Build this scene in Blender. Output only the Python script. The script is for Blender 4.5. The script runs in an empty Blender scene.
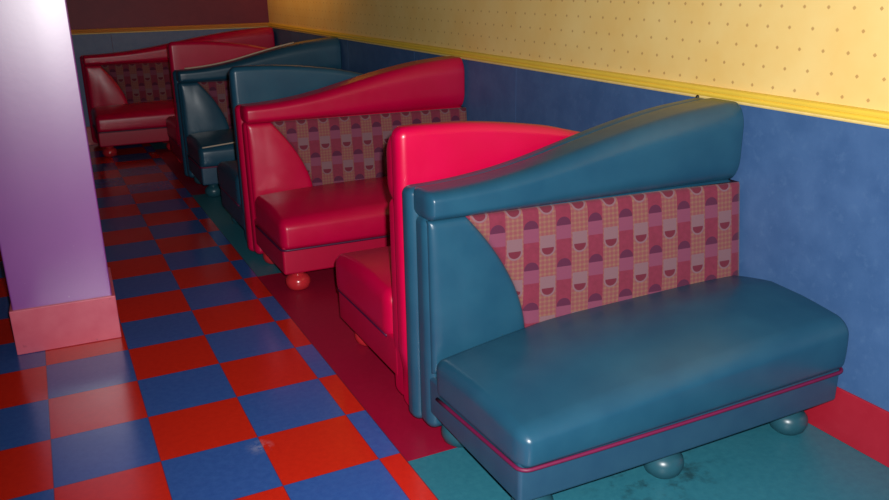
import bpy, bmesh, math, random
from mathutils import Vector, Matrix

scene = bpy.context.scene
COL = scene.collection
W = 2.270            # right wall plane
YB = 5.84            # back wall plane
T = 0.3048           # floor tile
RAIL_Z0, RAIL_Z1 = 0.998, 1.043
CEIL = 2.6

# ------------------------------------------------------------------ nodes
class NT:
    """small helper to write node maths as expressions"""
    def __init__(s, name):
        s.m = bpy.data.materials.new(name); s.m.use_nodes = True
        s.t = s.m.node_tree; s.n = s.t.nodes; s.l = s.t.links
        s.b = s.n['Principled BSDF']
    def put(s, sock, v):
        if isinstance(v, bpy.types.NodeSocket): s.l.new(v, sock)
        else: sock.default_value = v
    def math(s, op, a, b=0.0, c=0.0):
        n = s.n.new('ShaderNodeMath'); n.operation = op
        s.put(n.inputs[0], a); s.put(n.inputs[1], b); s.put(n.inputs[2], c)
        return n.outputs[0]
    def add(s, a, b): return s.math('ADD', a, b)
    def sub(s, a, b): return s.math('SUBTRACT', a, b)
    def mul(s, a, b): return s.math('MULTIPLY', a, b)
    def lt(s, a, b): return s.math('LESS_THAN', a, b)
    def gt(s, a, b): return s.math('GREATER_THAN', a, b)
    def abs(s, a): return s.math('ABSOLUTE', a)
    def both(s, *a):
        r = a[0]
        for x in a[1:]: r = s.mul(r, x)
        return r
    def rep(s, a, period, phase=0.0):
        """signed distance to nearest repeat centre"""
        return s.math('WRAP', s.sub(a, phase), period / 2, -period / 2)
    def mix(s, f, a, b):
        n = s.n.new('ShaderNodeMix'); n.data_type = 'RGBA'
        s.put(n.inputs[0], f); s.put(n.inputs[6], a); s.put(n.inputs[7], b)
        return n.outputs[2]
    def coords(s, kind='Object'):
        c = s.n.new('ShaderNodeTexCoord'); s.co = c.outputs[kind]
        x = s.n.new('ShaderNodeSeparateXYZ'); s.l.new(s.co, x.inputs[0])
        return x.outputs
    def noise(s, scale, detail=3.0, rough=0.55, vec=None):
        n = s.n.new('ShaderNodeTexNoise'); n.inputs['Scale'].default_value = scale
        n.inputs['Detail'].default_value = detail; n.inputs['Roughness'].default_value = rough
        if vec is None:
            if not hasattr(s, 'co'): s.coords()
            vec = s.co
        s.l.new(vec, n.inputs['Vector'])
        return n.outputs[0]
    def ramp(s, v, a, b):
        n = s.n.new('ShaderNodeMapRange'); s.put(n.inputs[0], v)
        n.inputs[1].default_value = a; n.inputs[2].default_value = b
        n.clamp = True
        return n.outputs[0]
    def bump(s, h, strength=0.2, dist=0.01):
        n = s.n.new('ShaderNodeBump'); n.inputs['Strength'].default_value = strength
        n.inputs['Distance'].default_value = dist; s.l.new(h, n.inputs['Height'])
        s.l.new(n.outputs[0], s.b.inputs['Normal'])
    def set(s, color=None, rough=None, spec=None):
        if color is not None: s.put(s.b.inputs['Base Color'], color)
        if rough is not None: s.put(s.b.inputs['Roughness'], rough)
        if spec is not None: s.put(s.b.inputs['Specular IOR Level'], spec)
        return s.m

def rgb(r, g, b):
    f = lambda c: (c / 255 / 12.92) if c / 255 <= 0.04045 else ((c / 255 + 0.055) / 1.055) ** 2.4
    return (f(r), f(g), f(b), 1.0)

def vinyl(name, c, c2, rough=0.33):
    n = NT(name); n.coords()
    mott = n.ramp(n.noise(7.0, 4.0), 0.35, 0.7)
    n.bump(n.noise(420.0, 2.0), 0.10, 0.002)
    r = n.math('MULTIPLY_ADD', n.noise(18.0, 3.0), 0.12, rough - 0.06)
    return n.set(n.mix(mott, c, c2), r, 0.5)

BLUE_V = vinyl('blue_vinyl', rgb(26, 69, 93), rgb(32, 77, 100))
RED_V = vinyl('crimson_vinyl', rgb(184, 0, 56), rgb(190, 0, 62))

def plain(name, c, rough=0.5, spec=0.5, scale=30.0, var=0.12):
    n = NT(name); n.coords()
    d = tuple(x * (1 - var) for x in c[:3]) + (1.0,)
    return n.set(n.mix(n.ramp(n.noise(scale, 4.0), 0.3, 0.7), c, d), rough, spec)

PIPE_R = plain('crimson_piping', rgb(104, 10, 60), 0.55)
PIPE_N = plain('plum_piping', rgb(70, 12, 55), 0.45)
FOOT_B = plain('blue_gloss_paint', rgb(34, 78, 92), 0.34, 0.5)
FOOT_R = plain('red_gloss_paint', rgb(190, 40, 50), 0.22, 0.6)
BLACK = plain('black_metal', (0.01, 0.01, 0.01, 1), 0.5)

def scuffed(name, c, c2):
    """base panel vinyl with small pale scuffs"""
    n = NT(name); n.coords()
    base = n.mix(n.ramp(n.noise(9.0, 4.0), 0.35, 0.7), c, c2)
    sc = n.mul(n.ramp(n.noise(26.0, 5.0, 0.7), 0.70, 0.76), 0.35)
    n.bump(n.noise(420.0, 2.0), 0.10, 0.002)
    return n.set(n.mix(sc, base, rgb(150, 160, 165)), 0.42, 0.45)
BLUE_B = scuffed('blue_base_vinyl', rgb(32, 66, 92), rgb(38, 74, 98))
RED_B = scuffed('crimson_base_vinyl', rgb(168, 0, 50), rgb(176, 0, 54))

def fabric():
    n = NT('patterned_fabric'); x, y, z = n.coords()
    P, V = 0.1138, 0.135
    xb = n.rep(x, P, 0.410)              # cup columns
    xa = n.rep(x, P, 0.410 + P / 2)      # dome columns
    zc = n.rep(z, V, 0.604)              # cup rims
    zd = n.rep(z, V, 0.674)              # dome bases
    inB = n.lt(n.abs(xb), 0.030)
    # tan columns: fine grid of small dashes
    g = n.both(n.lt(n.abs(n.rep(x, 0.0155, 0.392)), 0.0045), n.lt(n.abs(n.rep(z, 0.0155)), 0.0045))
    g2 = n.both(n.lt(n.abs(n.rep(x, 0.0155, 0.39975)), 0.0035), n.lt(n.abs(n.rep(z, 0.0155, 0.00775)), 0.0035))
    tan = n.mix(g, rgb(122, 74, 70), rgb(120, 62, 68))
    tan = n.mix(g2, tan, rgb(126, 86, 72))
    red = n.mix(n.ramp(n.noise(60.0, 2.0), 0.3, 0.7), rgb(118, 38, 60), rgb(108, 34, 54))
    col = n.mix(inB, red, tan)
    # mauve block under each dome and dome itself
    mb = n.both(n.lt(n.abs(xa), 0.0265), n.lt(zd, 0.0), n.gt(zd, -0.046))
    col = n.mix(mb, col, rgb(116, 56, 80))
    ra = n.math('SQRT', n.add(n.mul(xa, xa), n.mul(zd, zd)))
    dome = n.both(n.lt(ra, 0.025), n.gt(zd, -0.002))
    col = n.mix(dome, col, rgb(78, 26, 54))
    # grey mauve block over each cup and the cup
    gb = n.both(n.lt(n.abs(xb), 0.0265), n.gt(zc, -0.008), n.lt(zc, 0.042))
    col = n.mix(gb, col, rgb(116, 84, 92))
    rb = n.math('SQRT', n.add(n.mul(xb, xb), n.mul(zc, zc)))
    cup = n.both(n.lt(rb, 0.021), n.lt(zc, 0.002))
    ring = n.both(n.lt(rb, 0.0268), n.lt(zc, 0.002))
    col = n.mix(ring, col, rgb(116, 84, 92))
    col = n.mix(cup, col, rgb(96, 28, 46))
    wv = n.mul(n.math('SINE', n.mul(x, 2600.0)), n.math('SINE', n.mul(z, 2600.0)))
    n.bump(wv, 0.15, 0.001)
    n.b.inputs['Sheen Weight'].default_value = 0.15
    return n.set(col, 0.8, 0.25)
FABRIC = fabric()

def wallpaper():
    n = NT('dotted_wallpaper'); x, y, z = n.coords('Object')
    P, R = 0.0868, 0.1266
    def star(yc, zc):
        d = n.add(n.math('POWER', n.abs(yc), 1.2), n.math('POWER', n.abs(zc), 1.2))
        return n.lt(d, 0.0062 ** 1.2)
    s1 = star(n.rep(y, P, -0.411), n.rep(z, R, 1.129))
    s2 = star(n.rep(y, P, -0.3715), n.rep(z, R, 1.0657))
    dots = n.math('MAXIMUM', s1, s2)
    cloud = n.ramp(n.noise(4.0, 4.0), 0.3, 0.72)
    base = n.mix(cloud, rgb(240, 210, 136), rgb(236, 198, 118))
    return n.set(n.mix(n.mul(dots, 0.55), base, rgb(150, 96, 52)), 0.5, 0.4)
WALLPAPER = wallpaper()

def mottled(name, c1, c2, c3, rough=0.5, scale=14.0):
    n = NT(name); n.coords()
    a = n.mix(n.ramp(n.noise(scale, 5.0, 0.6), 0.35, 0.65), c1, c2)
    a = n.mix(n.mul(n.ramp(n.noise(scale * 3.5, 4.0, 0.7), 0.55, 0.7), 0.5), a, c3)
    return n.set(a, rough, 0.4)
WAINSCOT = mottled('blue_wainscot', rgb(54, 87, 132), rgb(64, 97, 142), rgb(74, 106, 148), 0.5, 9.0)
WAINSCOT_SIDE = mottled('grey_blue_wainscot', rgb(92, 112, 150), rgb(100, 120, 156), rgb(110, 128, 160), 0.5)
MAROON = mottled('maroon_paint', rgb(120, 36, 58), rgb(112, 32, 56), rgb(126, 42, 62), 0.5, 6.0)
RAIL = plain('yellow_rail_paint', rgb(242, 204, 74), 0.45, 0.45, 8.0, 0.06)
RAIL_DIM = plain('dimmed_rail_paint', rgb(206, 140, 66), 0.45, 0.4, 8.0, 0.06)  # yellow rail paint with the back wall's dimness put into the colour
RAIL_EDGE = plain('cream_rail_edge', rgb(236, 208, 130), 0.5)
LAMINATE = mottled('crimson_laminate', rgb(156, 26, 44), rgb(160, 30, 48), rgb(166, 40, 56), 0.35, 10.0)
CEILING = plain('ceiling_paint', rgb(60, 55, 62), 0.9, 0.2)

def purple():
    n = NT('purple_gloss_paint'); x, y, z = n.coords()
    c = n.mix(n.ramp(n.noise(5.0, 4.0), 0.35, 0.7), rgb(140, 66, 160), rgb(146, 70, 164))
    spk = n.ramp(n.noise(60.0, 2.0), 0.74, 0.78)
    c = n.mix(n.mul(spk, 0.5), c, rgb(200, 180, 205))
    n.bump(n.noise(35.0, 3.0), 0.06, 0.004)
    n.b.inputs['Coat Weight'].default_value = 0.85; n.b.inputs['Coat Roughness'].default_value = 0.33; n.b.inputs['Coat IOR'].default_value = 1.9
    return n.set(c, 0.40, 1.0)
PURPLE = purple()

def pillar_base():
    n = NT('overexposed_laminate'); x, y, z = n.coords()  # baseboard laminate, its overexposed pink put into the colour
    c = n.mix(n.ramp(n.noise(6.0, 4.0), 0.3, 0.7), rgb(206, 84, 108), rgb(222, 116, 134))
    sc = n.ramp(n.noise(16.0, 5.0, 0.7), 0.66, 0.74)
    c = n.mix(n.mul(sc, 0.5), c, rgb(110, 50, 66))
    return n.set(c, 0.35, 0.5)
LAMINATE_LIT = pillar_base()

def floor_mat():
    n = NT('checker_vinyl_floor'); x, y, z = n.coords()
    E = 0.987
    i = n.math('FLOOR', n.math('DIVIDE', x, T)); j = n.math('FLOOR', n.math('DIVIDE', y, T))
    par = n.math('FLOORED_MODULO', n.add(i, j), 2.0)          # 0 blue, 1 red
    nz = n.ramp(n.noise(45.0, 4.0, 0.7), 0.3, 0.7)
    blue = n.mix(nz, rgb(44, 80, 150), rgb(54, 92, 160))
    red = n.mix(nz, rgb(206, 40, 22), rgb(194, 34, 20))
    col = n.mix(par, blue, red)
    seam = n.math('MAXIMUM', n.lt(n.abs(n.rep(x, T)), 0.0016), n.lt(n.abs(n.rep(y, T)), 0.0016))
    col = n.mix(n.mul(seam, 0.55), col, rgb(60, 30, 50))
    # booth strip: long blocks of teal and crimson
    teal = n.mix(nz, rgb(34, 100, 118), rgb(44, 112, 128))
    crim = n.mix(nz, rgb(140, 0, 40), rgb(150, 4, 46))
    blk = n.math('FLOORED_MODULO', n.math('FLOOR', n.math('DIVIDE', n.add(y, 0.36), 1.88)), 2.0)  # 0 crimson 1 teal
    strip = n.mix(blk, crim, teal)
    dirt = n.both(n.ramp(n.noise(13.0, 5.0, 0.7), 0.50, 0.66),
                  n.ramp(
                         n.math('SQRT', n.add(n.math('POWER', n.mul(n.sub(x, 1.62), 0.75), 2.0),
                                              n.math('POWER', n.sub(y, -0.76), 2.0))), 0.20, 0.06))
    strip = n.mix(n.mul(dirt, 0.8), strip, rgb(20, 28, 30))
    on = n.gt(x, E)
    col = n.mix(on, col, strip)
    joint = n.lt(n.abs(n.sub(x, E)), 0.002)
    col = n.mix(n.mul(joint, 0.6), col, rgb(50, 20, 40))
    # pale scuff on one blue tile
    d = n.math('SQRT', n.add(n.math('POWER', n.mul(n.sub(x, 0.60), 1.0), 2.0), n.math('POWER', n.sub(y, -0.062), 2.0)))
    sc = n.both(n.ramp(d, 0.05, 0.0), n.ramp(n.noise(30.0, 5.0, 0.7), 0.42, 0.62))
    col = n.mix(n.mul(sc, 0.55), col, rgb(170, 170, 190))
    r = n.math('MULTIPLY_ADD', n.noise(5.0, 4.0), 0.14, 0.13)
    r = n.math('MULTIPLY_ADD', on, 0.25, r)
    n.bump(n.noise(9.0, 3.0), 0.05, 0.01)
    return n.set(col, r, 0.75)
FLOOR = floor_mat()

# ------------------------------------------------------------------ meshes
def obj(name, bm, mat, parent=None, smooth=True):
    me = bpy.data.meshes.new(name)
    bmesh.ops.recalc_face_normals(bm, faces=bm.faces[:])
    bm.to_mesh(me); bm.free()
    for p in me.polygons: p.use_smooth = smooth
    for m in (mat if isinstance(mat, (list, tuple)) else [mat]): me.materials.append(m)
    o = bpy.data.objects.new(name, me); COL.objects.link(o)
    if parent: o.parent = parent
    return o

def struct(name, bm, mat, parent=None, smooth=False):
    o = obj(name, bm, mat, parent, smooth)
    if parent is None: o['kind'] = 'structure'
    return o

def box(bm, x0, x1, y0, y1, z0, z1, mi=0):
    v = [bm.verts.new(p) for p in ((x0,y0,z0),(x1,y0,z0),(x1,y1,z0),(x0,y1,z0),(x0,y0,z1),(x1,y0,z1),(x1,y1,z1),(x0,y1,z1))]
    for f in ((0,3,2,1),(4,5,6,7),(0,1,5,4),(1,2,6,5),(2,3,7,6),(3,0,4,7)):
        bm.faces.new([v[k] for k in f]).material_index = mi
    return bm

def lines(h, r, nf, nr=5):
    """grid lines across -h..h with dense lines in the rounded zones"""
    a = [-h + r * k / nr for k in range(nr)]
    b = [-h + r + (2 * h - 2 * r) * k / nf for k in range(nf + 1)]
    return a + b + [-t for t in reversed(a)]

def rbox(x0, x1, y0, y1, z0, z1, r, nf=(8, 3, 3), deform=None, bm=None):
    """box with rounded edges (radius per axis), all quads, optional deformation"""
    if not isinstance(r, tuple): r = (r, r, r)
    c = ((x0+x1)/2, (y0+y1)/2, (z0+z1)/2); h = ((x1-x0)/2, (y1-y0)/2, (z1-z0)/2)
    L = [lines(h[k], r[k], nf[k]) for k in range(3)]
    bm = bm or bmesh.new(); cache = {}
    def vert(i, j, k):
        key = (i, j, k)
        if key not in cache:
            p = [L[0][i], L[1][j], L[2][k]]; d = []; q = []
            for a in range(3):
                qa = max(-(h[a]-r[a]), min(h[a]-r[a], p[a])); q.append(qa); d.append((p[a]-qa)/r[a])
            m = max(abs(t) for t in d); n = math.sqrt(sum(t*t for t in d))
            if n > 0:
                # even angular spacing round the edge
                d = [math.tan(t * math.pi / 4) for t in d]
                n = math.sqrt(sum(t*t for t in d)); d = [t / n for t in d]
            v = Vector([c[a] + q[a] + d[a]*r[a] for a in range(3)])
            if deform: v = Vector(deform(*v))
            cache[key] = bm.verts.new(v)
        return cache[key]
    N = [len(l) - 1 for l in L]
    for ax in range(3):
        u, w = [a for a in range(3) if a != ax]
        for side in (0, N[ax]):
            for i in range(N[u]):
                for j in range(N[w]):
                    fs = []
                    for di, dj in ((0,0),(1,0),(1,1),(0,1)):
                        key = [0,0,0]; key[ax] = side; key[u] = i+di; key[w] = j+dj
                        fs.append(vert(*key))
                    bm.faces.new(fs)
    return bm

def tube(bm, pts, r, n=8):
    rings = []
    for i, p in enumerate(pts):
        p = Vector(p)
        a = Vector(pts[max(i-1, 0)]); b = Vector(pts[min(i+1, len(pts)-1)])
        t = (b - a).normalized()
        s = t.cross(Vector((0, 0, 1))).normalized(); u = s.cross(t)
        rings.append([bm.verts.new(p + (s*math.cos(2*math.pi*k/n) + u*math.sin(2*math.pi*k/n))*r) for k in range(n)])
    for A, B in zip(rings, rings[1:]):
        for k in range(n): bm.faces.new((A[k], A[(k+1) % n], B[(k+1) % n], B[k]))
    bm.faces.new(rings[0]); bm.faces.new(rings[-1])
    return bm

def lathe(bm, cx, cy, prof, n=24):
    rings = [[bm.verts.new((cx + r*math.cos(2*math.pi*k/n), cy + r*math.sin(2*math.pi*k/n), z)) for k in range(n)] for r, z in prof]
    for A, B in zip(rings, rings[1:]):
        for k in range(n): bm.faces.new((A[k], A[(k+1) % n], B[(k+1) % n], B[k]))
    bm.faces.new(rings[0]); bm.faces.new(rings[-1])
    return bm

# ------------------------------------------------------------------ booth bench
PROFILE = [(0, .830), (.09, .833), (.18, .842), (.27, .857), (.36, .878), (.45, .904), (.54, .930), (.63, .954),
           (.72, .975), (.81, .992), (.90, 1.003), (.97, 1.010), (1.0, 1.009)]
def S(u):
    u = max(0.0, min(1.0, u))
    for k in range(len(PROFILE) - 1):
        (a, za), (b, zb) = PROFILE[k], PROFILE[k+1]
        if u <= b:
            # Catmull-Rom for a smooth sweep
            zp = PROFILE[k-1][1] if k else za; zn = PROFILE[k+2][1] if k + 2 < len(PROFILE) else zb
            t = (u - a) / (b - a)
            return 0.5*((2*za) + (zb-zp)*t + (2*zp-5*za+4*zb-zn)*t*t + (3*za-zp-3*zb+zn)*t**3)
    return PROFILE[-1][1]

CAPZ = 0.738        # underside of the top roll
def front_y(z): return -0.150 - 0.012 * (CAPZ - z) / CAPZ     # raked front of the backrest
def lean(x, z, fwd): return fwd * max(0, x - 0.10) * (1 + 0.9 * (CAPZ - z) / CAPZ)
def arc_x(z):       # curved edge between the plain vinyl and the patterned cloth
    t = max(0.0, min(1.0, (z - 0.33) / 0.41))
    return 0.135 + 0.20 * (1 - t ** 1.85)

def panel(xl, xr, z0, z1, proud, nx=16, nz=16, fwd=0.0, bulge=0.010):
    """padded upholstery panel lying on the backrest between two edge curves"""
    bm = bmesh.new()
    us = [0, .006, .02, .05] + [.05 + .9*k/nx for k in range(1, nx)] + [.95, .98, .994, 1]
    vs = us
    def pt(u, v, back=0.0):
        z = z0 + (z1 - z0)*v
        x = xl(z) + (xr(z) - xl(z))*u
        eu = min(u, 1-u)*(xr(z)-xl(z)); ev = min(v, 1-v)*(z1-z0); e = min(eu, ev)
        h = proud * math.sqrt(max(0.0, 1 - (1 - min(1.0, e/0.02))**2)) + bulge*math.sin(math.pi*u)*math.sin(math.pi*v)
        return (x, front_y(z) - h - lean(x, z, fwd) if not back else front_y(z) + back, z)
    G = [[bm.verts.new(pt(u, v)) for u in us] for v in vs]
    for j in range(len(vs)-1):
        for i in range(len(us)-1): bm.faces.new((G[j][i], G[j][i+1], G[j+1][i+1], G[j+1][i]))
    # back side, sunk into the backrest
    B = [[bm.verts.new(pt(u, v, 0.02)) for u in (0, 1)] for v in vs]
    for j in range(len(vs)-1):
        bm.faces.new((B[j][0], B[j+1][0], B[j+1][1], B[j][1]))
        bm.faces.new((B[j][0], G[j][0], G[j+1][0], B[j+1][0]))
        bm.faces.new((G[j][-1], B[j][1], B[j+1][1], G[j+1][-1]))
    bm.faces.new([B[0][0], B[0][1]] + G[0][::-1]); bm.faces.new([B[-1][1], B[-1][0]] + G[-1][:])
    return bm

def make_booth(L, vin, base_m, pipe, foot_m, loc, rot, label, group, fwd=0.08, ins=0.002, sag_l=0.012, drop=0.008, rise=(0.018, 0.0)):
    root = bpy.data.objects.new('booth_bench', None); COL.objects.link(root)
    root.location = loc; root.rotation_euler = (0, 0, rot)
    root['label'] = label; root['category'] = 'bench'; root['group'] = group
    def dr(x): return drop if fwd else drop - min(0.04, 0.085 * (1 - x / L))     # fuller hump on the turned benches
    # rear board with the swept top
    def dfb(x, y, z):
        top = S(x / L) - dr(x)
        return (min(x, L - 0.010) if z < 0.2 else x, y, 0.03 + (z - 0.03) * (top - 0.03) / (0.97 - 0.03))
    obj('back_board', rbox(-0.010 if fwd else 0.0, L + (0 if fwd else 0.010), -0.078, -0.001, 0.03, 0.97, (0.03, 0.03, 0.03), (28, 2, 10), dfb), vin, root)
    # backrest body
    def dfr(x, y, z):
        if z < 0.2: x = min(x, L - 0.012)
        k = (y + 0.068) / (-0.150 + 0.068)
        return (x, y + (front_y(z) + 0.150 - lean(x, z, fwd)) * max(0, k), z)
    obj('backrest', rbox(0.004, L-0.004, -0.150, -0.068, 0.035, CAPZ + 0.01, 0.03, (12, 2, 10), dfr), vin, root)
    obj('side_panel', panel(lambda z: 0.016, lambda z: arc_x(z) + 0.001, 0.24, CAPZ - 0.002, 0.014, 16, 16, fwd, 0.017), vin, root)
    fb = obj('fabric_panel', panel(arc_x, lambda z: L - ins, 0.30, CAPZ - 0.002, 0.012, 24, 12, fwd), FABRIC, root)
    fb['label'] = 'patterned woven cloth panel in rose, tan and plum'
    # top roll
    def dfc(x, y, z):
        top = S(x / L) - (0.002 if fwd else dr(x) + 0.034)
        return (x, y - (0.055 if fwd else 0) * (x / L) * (1 if y < -0.1 else 0), CAPZ + (z - CAPZ) * (top - CAPZ) / 0.16)
    obj('top_roll', rbox(0.004, L, -0.190 if fwd else -0.152, -0.045, CAPZ, CAPZ + 0.16, (0.02, 0.05, 0.05), (30, 3, 4), dfc), vin, root)
    # seat
    def rs(x): return rise[1] * max(0, x / L) ** 1.5
    ra = rise[0]
    def dfs(x, y, z):
        u = (x / L - 0.5) * 2; t = (y + 0.70) / 0.53
        up = (z - 0.192) / 0.20
        crown = 0.026 * (1 - u**4 if u < 0 else 1 - 0.5 * u**4) * math.sin(math.pi * max(0, min(1, t)))**0.8
        sag = 0.018 * (1 - max(0, min(1, t * 2.2))) + sag_l * max(0, 1 - x / L) ** 1.5
        z -= 0.4 * sag_l * max(0, min(1, t)) * max(0, 1 - x / L * 3)
        fr = -0.006 * math.sin(math.pi * max(0, min(1, up))) * (1 if y < -0.6 else 0)
        z += rs(x) * (1 if t < 0.5 else max(0, 1 - (t - 0.5) * 2.5)) + ra * max(0, 1 - up * 1.6)
        return (x, y + fr - 0.042 * (x / L) * (1 if y < -0.5 else 0), z + up * (crown - sag) if up > 0 else z)
    obj('seat_cushion', rbox(0.008, L, -0.705, -0.172, 0.192, 0.392, (0.032, 0.055, 0.05), (20, 10, 3), dfs), vin, root)
    obj('seat_base', rbox(0.012, L - 0.010, -0.690, -0.12, 0.095, 0.222, 0.012, (10, 6, 2), lambda x, y, z: (x, y - (0.042 * x / L if y < -0.5 else 0), z + rs(x) + (ra if z > 0.15 else 0))), base_m, root)
    x0, x1, yf, yk, z, r = 0.006, L - 0.010, -0.707, -0.21, 0.205, 0.03
    pts = [(x0, yk + (yf + r - yk)*k/6, z - 0.45 * sag_l * (1 - k/6)) for k in range(7)]
    pts += [(x0 + r - r*math.cos(a), yf + r - r*math.sin(a), z) for a in (math.pi/8, math.pi/4, 3*math.pi/8)]
    pts += [(x0 + r + (x1 - x0 - 2*r)*k/10, yf, z) for k in range(11)]
    pts += [(x1 - r + r*math.sin(a), yf + r - r*math.cos(a), z) for a in (math.pi/8, math.pi/4, 3*math.pi/8)]
    pts += [(x1, yf + r + (yk - yf - r)*k/6, z) for k in range(7)]
    pts = [(a, b - 0.042*(a/L)*max(0.0, min(1.0, (b + 0.21) / (yf + 0.21))), c + ra + rs(a)) for a, b, c in pts]
    obj('piping', tube(bmesh.new(), pts, 0.0056), pipe, root)
    prof = [(0.02, 0.0), (0.040, 0.002), (0.053, 0.014), (0.060, 0.032), (0.0605, 0.045), (0.057, 0.058),
            (0.047, 0.070), (0.033, 0.077), (0.028, 0.081), (0.036, 0.084), (0.040, 0.090), (0.040, 0.136)]
    n_mid = [0.09, L * 0.47, L - 0.10] if L < 1.5 else [0.09, L * 0.36, L * 0.66, L - 0.10]
    for fy in (-0.635, -0.20):
        for fx in n_mid:
            obj('foot', lathe(bmesh.new(), fx, fy, prof), foot_m, root)
    return root

BLUE = (BLUE_V, BLUE_B, PIPE_R, FOOT_B)
RED = (RED_V, RED_B, PIPE_N, FOOT_R)
PI = math.pi
G = 'vinyl booth benches along the right wall'
XR = 2.2625
def facing(x0, yb, spec, label, rot=0.0, **kw):        # seat towards the camera
    return make_booth(XR - x0, *spec, (x0, yb, 0), rot, label, G, **kw)
def away(x0, yb, spec, label, drop):                   # turned round, seat towards the back wall
    return make_booth(XR - x0, *spec, (XR, yb, 0), PI, label, G, 0.0, 0.04, drop=drop)

facing(1.095, -0.132, BLUE, 'large blue vinyl booth bench nearest the camera with whole seat in view', sag_l=0.065, rise=(0.004, 0.036))
away(1.100, -0.128, RED, 'bright crimson booth bench turned away, back to back with the nearest blue bench', 0.022)
facing(1.035, 1.895, RED, 'crimson booth bench with patterned backrest facing the bright crimson bench back')
away(1.040, 1.899, BLUE, 'blue booth bench turned away, only its back hump showing behind the crimson patterned bench', 0.006)
highlit = facing(1.035, 3.93, BLUE, 'dark blue booth bench facing forward in the second row from the back wall')
away(1.035, 3.934, RED, 'crimson booth bench turned towards the back wall, behind the farthest blue bench', -0.004)
make_booth(1.73, *RED, (0.515, 5.80, 0), 0.0, 'long dark crimson booth bench standing against the back wall', G)

# lit rim and seat-edge highlight of the farthest blue bench, built as pale tubes
HIGHLIGHT = plain('pale_highlight', rgb(196, 178, 158), 0.6)
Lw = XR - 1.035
e = obj('lit_rim', tube(bmesh.new(), [(Lw*t, -0.070, S(t) - 0.002) for t in [0.06 + 0.027*k for k in range(26)]], 0.007), HIGHLIGHT, highlit)
e['label'] = 'pale tube for the lit rim along the top of the back'
e = obj('seat_highlight', tube(bmesh.new(), [(0.03 + 0.045*k, -0.715 - 0.03*(0.03 + 0.045*k)/Lw, 0.362 + 0.018*min(1, k/5)) for k in range(24)], 0.005), HIGHLIGHT, highlit)
e['label'] = 'pale tube for the highlight and wear along the front of the seat'

# ------------------------------------------------------------------ room
X0, Y0 = -4.5, -4.5
bm = bmesh.new(); box(bm, X0, W + 0.1, Y0, YB + 0.1, -0.1, 0.0); struct('floor', bm, FLOOR)
bm = bmesh.new(); box(bm, X0, W + 0.1, Y0, YB + 0.1, CEIL, CEIL + 0.1); struct('ceiling', bm, CEILING)
bm = bmesh.new(); box(bm, W, W + 0.1, Y0, YB + 0.1, 0, CEIL); struct('wall_right', bm, WALLPAPER)
bm = bmesh.new(); box(bm, X0, W, YB, YB + 0.1, 0, CEIL); struct('wall_back', bm, MAROON)
# wainscot sheets with narrow joints
bm = bmesh.new(); y = 1.129
ys = [Y0] + [1.129 + 1.22*k for k in range(-4, 4)] + [YB]
for a, b in zip(ys, ys[1:]): box(bm, W - 0.006, W, a + 0.0015, b - 0.0015, 0, RAIL_Z0 + 0.01)
o = struct('wainscot_right', bm, WAINSCOT)
bm = bmesh.new(); xs = [X0] + [0.80 + 1.22*k for k in range(-4, 2)] + [W - 0.006]
for a, b in zip(xs, xs[1:]): box(bm, a + 0.0015, b - 0.0015, YB - 0.006, YB, 0, RAIL_Z0 + 0.01)
o = struct('wainscot_back', bm, WAINSCOT_SIDE)

def rail(name, p0, p1, nrm):
    """moulded chair rail: yellow face with two ridges over a cream lower edge"""
    prof = [(0, 0, 1), (.012, 0, 1), (.014, .004, 1), (.013, .009, 0), (.018, .011, 0), (.021, .017, 0), (.019, .023, 0), (.016, .025, 0),
            (.019, .028, 0), (.021, .034, 0), (.018, .041, 0), (.010, .045, 0), (0, .045, 0)]
    bm = bmesh.new(); rings = []
    for p in (p0, p1):
        rings.append([bm.verts.new((p[0] + nrm[0]*d, p[1] + nrm[1]*d, RAIL_Z0 + h)) for d, h, _ in prof])
    for k in range(len(prof) - 1):
        bm.faces.new((rings[0][k], rings[0][k+1], rings[1][k+1], rings[1][k])).material_index = prof[k][2]
    bm.faces.new(rings[0]); bm.faces.new(rings[1])
    return struct(name, bm, [RAIL, RAIL_EDGE])
rail('trim_1', (W, Y0), (W, YB), (-1, 0))
rail('trim_2', (X0, YB), (W, YB), (0, -1)).data.materials[0] = RAIL_DIM
bm = rbox(W - 0.0135, W - 0.004, Y0, YB - 0.02, 0.0, 0.172, 0.003, (1, 2, 2)); struct('baseboard_right', bm, LAMINATE)
bm = rbox(X0, W - 0.02, YB - 0.018, YB - 0.004, 0.0, 0.172, 0.003, (2, 1, 2)); struct('baseboard_back', bm, LAMINATE)

# purple square column with its skirting
ca = math.radians(-1.9)
col = struct('column', rbox(-0.186, 0.186, 0.0, 0.372, 0.0, CEIL, 0.006, (3, 3, 10)), PURPLE, None, True)
col.location = (0.096, 1.075, 0); col.rotation_euler = (0, 0, ca)
bm = rbox(-0.198, 0.198, -0.012, 0.384, 0.0, 0.19, 0.004, (6, 6, 3))
cb = obj('column_baseboard', bm, LAMINATE_LIT, col)

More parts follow.
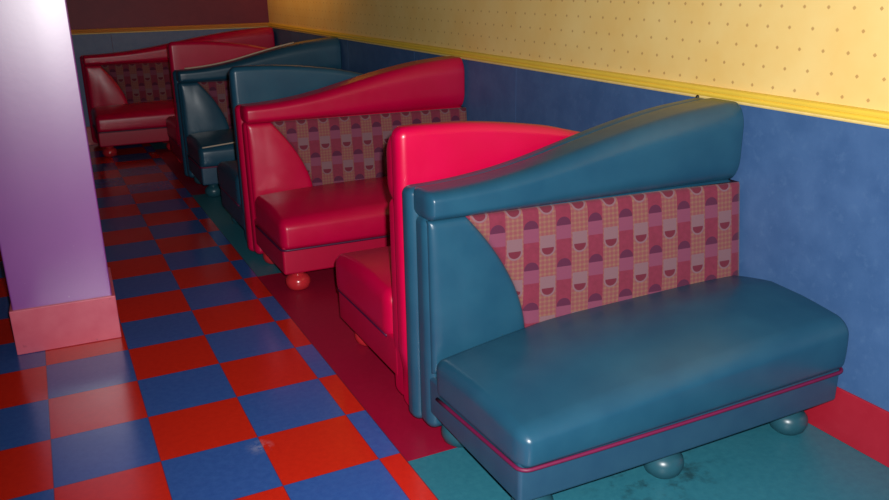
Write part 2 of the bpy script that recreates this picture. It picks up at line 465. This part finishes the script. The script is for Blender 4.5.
# small black screw head under the chair rail
bm = bmesh.new(); lathe(bm, 0, 0, [(.004, 0), (.0075, .001), (.0075, .004), (.005, .007), (.001, .008)], 14)
o = obj('wall_screw', bm, BLACK); o.rotation_euler = (0, -PI/2, 0); o.location = (W - 0.0135, -0.14, 1.0005)
o['label'] = 'tiny black screw head on the yellow rail above the nearest blue bench'; o['category'] = 'screw'

# ------------------------------------------------------------------ camera
cam = bpy.data.cameras.new('camera'); co = bpy.data.objects.new('camera', cam); COL.objects.link(co)
r = Vector((0.89610748, -0.44357179, -0.01534451)); u = Vector((0.1531874, 0.27665268, 0.94868167)); f = Vector((0.41656333, 0.85247133, -0.31586014))
M = Matrix((r, u, -f)).transposed().to_4x4(); M.translation = Vector((0.14537586, -2.36801929, 1.41204970))
co.matrix_world = M
cam.sensor_fit = 'HORIZONTAL'; cam.sensor_width = 36.0; cam.lens = 810.4136 / 889 * 36.0
cam.clip_start = 0.02
scene.camera = co

# ------------------------------------------------------------------ light: the camera's flash and the dim room
fl = bpy.data.lights.new('camera_flash', 'SPOT'); fl.energy = 450; fl.shadow_soft_size = 0.018; fl.spot_size = math.radians(110); fl.spot_blend = 1.0; fl.color = (1.0, 0.98, 0.96)
fo = bpy.data.objects.new('camera_flash', fl); COL.objects.link(fo)
fo.location = M.translation + r*0.045 + u*0.06
fo.rotation_euler = (f + r*0.16).to_track_quat('-Z', 'Y').to_euler()

al = bpy.data.lights.new('wall_washer', 'AREA'); al.shape = 'RECTANGLE'; al.size = 2.0; al.size_y = 0.25; al.energy = 9; al.spread = math.radians(125); al.color = (1.0, 0.52, 0.15)
ao = bpy.data.objects.new('wall_washer', al); COL.objects.link(ao)
ao.matrix_world = Matrix(((0, 0, -1, W - 0.85), (1, 0, 0, 4.75), (0, -1, 0, 1.95), (0, 0, 0, 1)))
w = bpy.data.worlds.new('world'); scene.world = w; w.use_nodes = True
w.node_tree.nodes['Background'].inputs[0].default_value = (0.9, 0.85, 1.0, 1); w.node_tree.nodes['Background'].inputs[1].default_value = 0.012

vs = scene.view_settings
scene.display_settings.display_device = 'sRGB'
vs.view_transform = 'Standard'; vs.look = 'None'; vs.gamma = 1.0; vs.use_curve_mapping = False; vs.exposure = 0.0
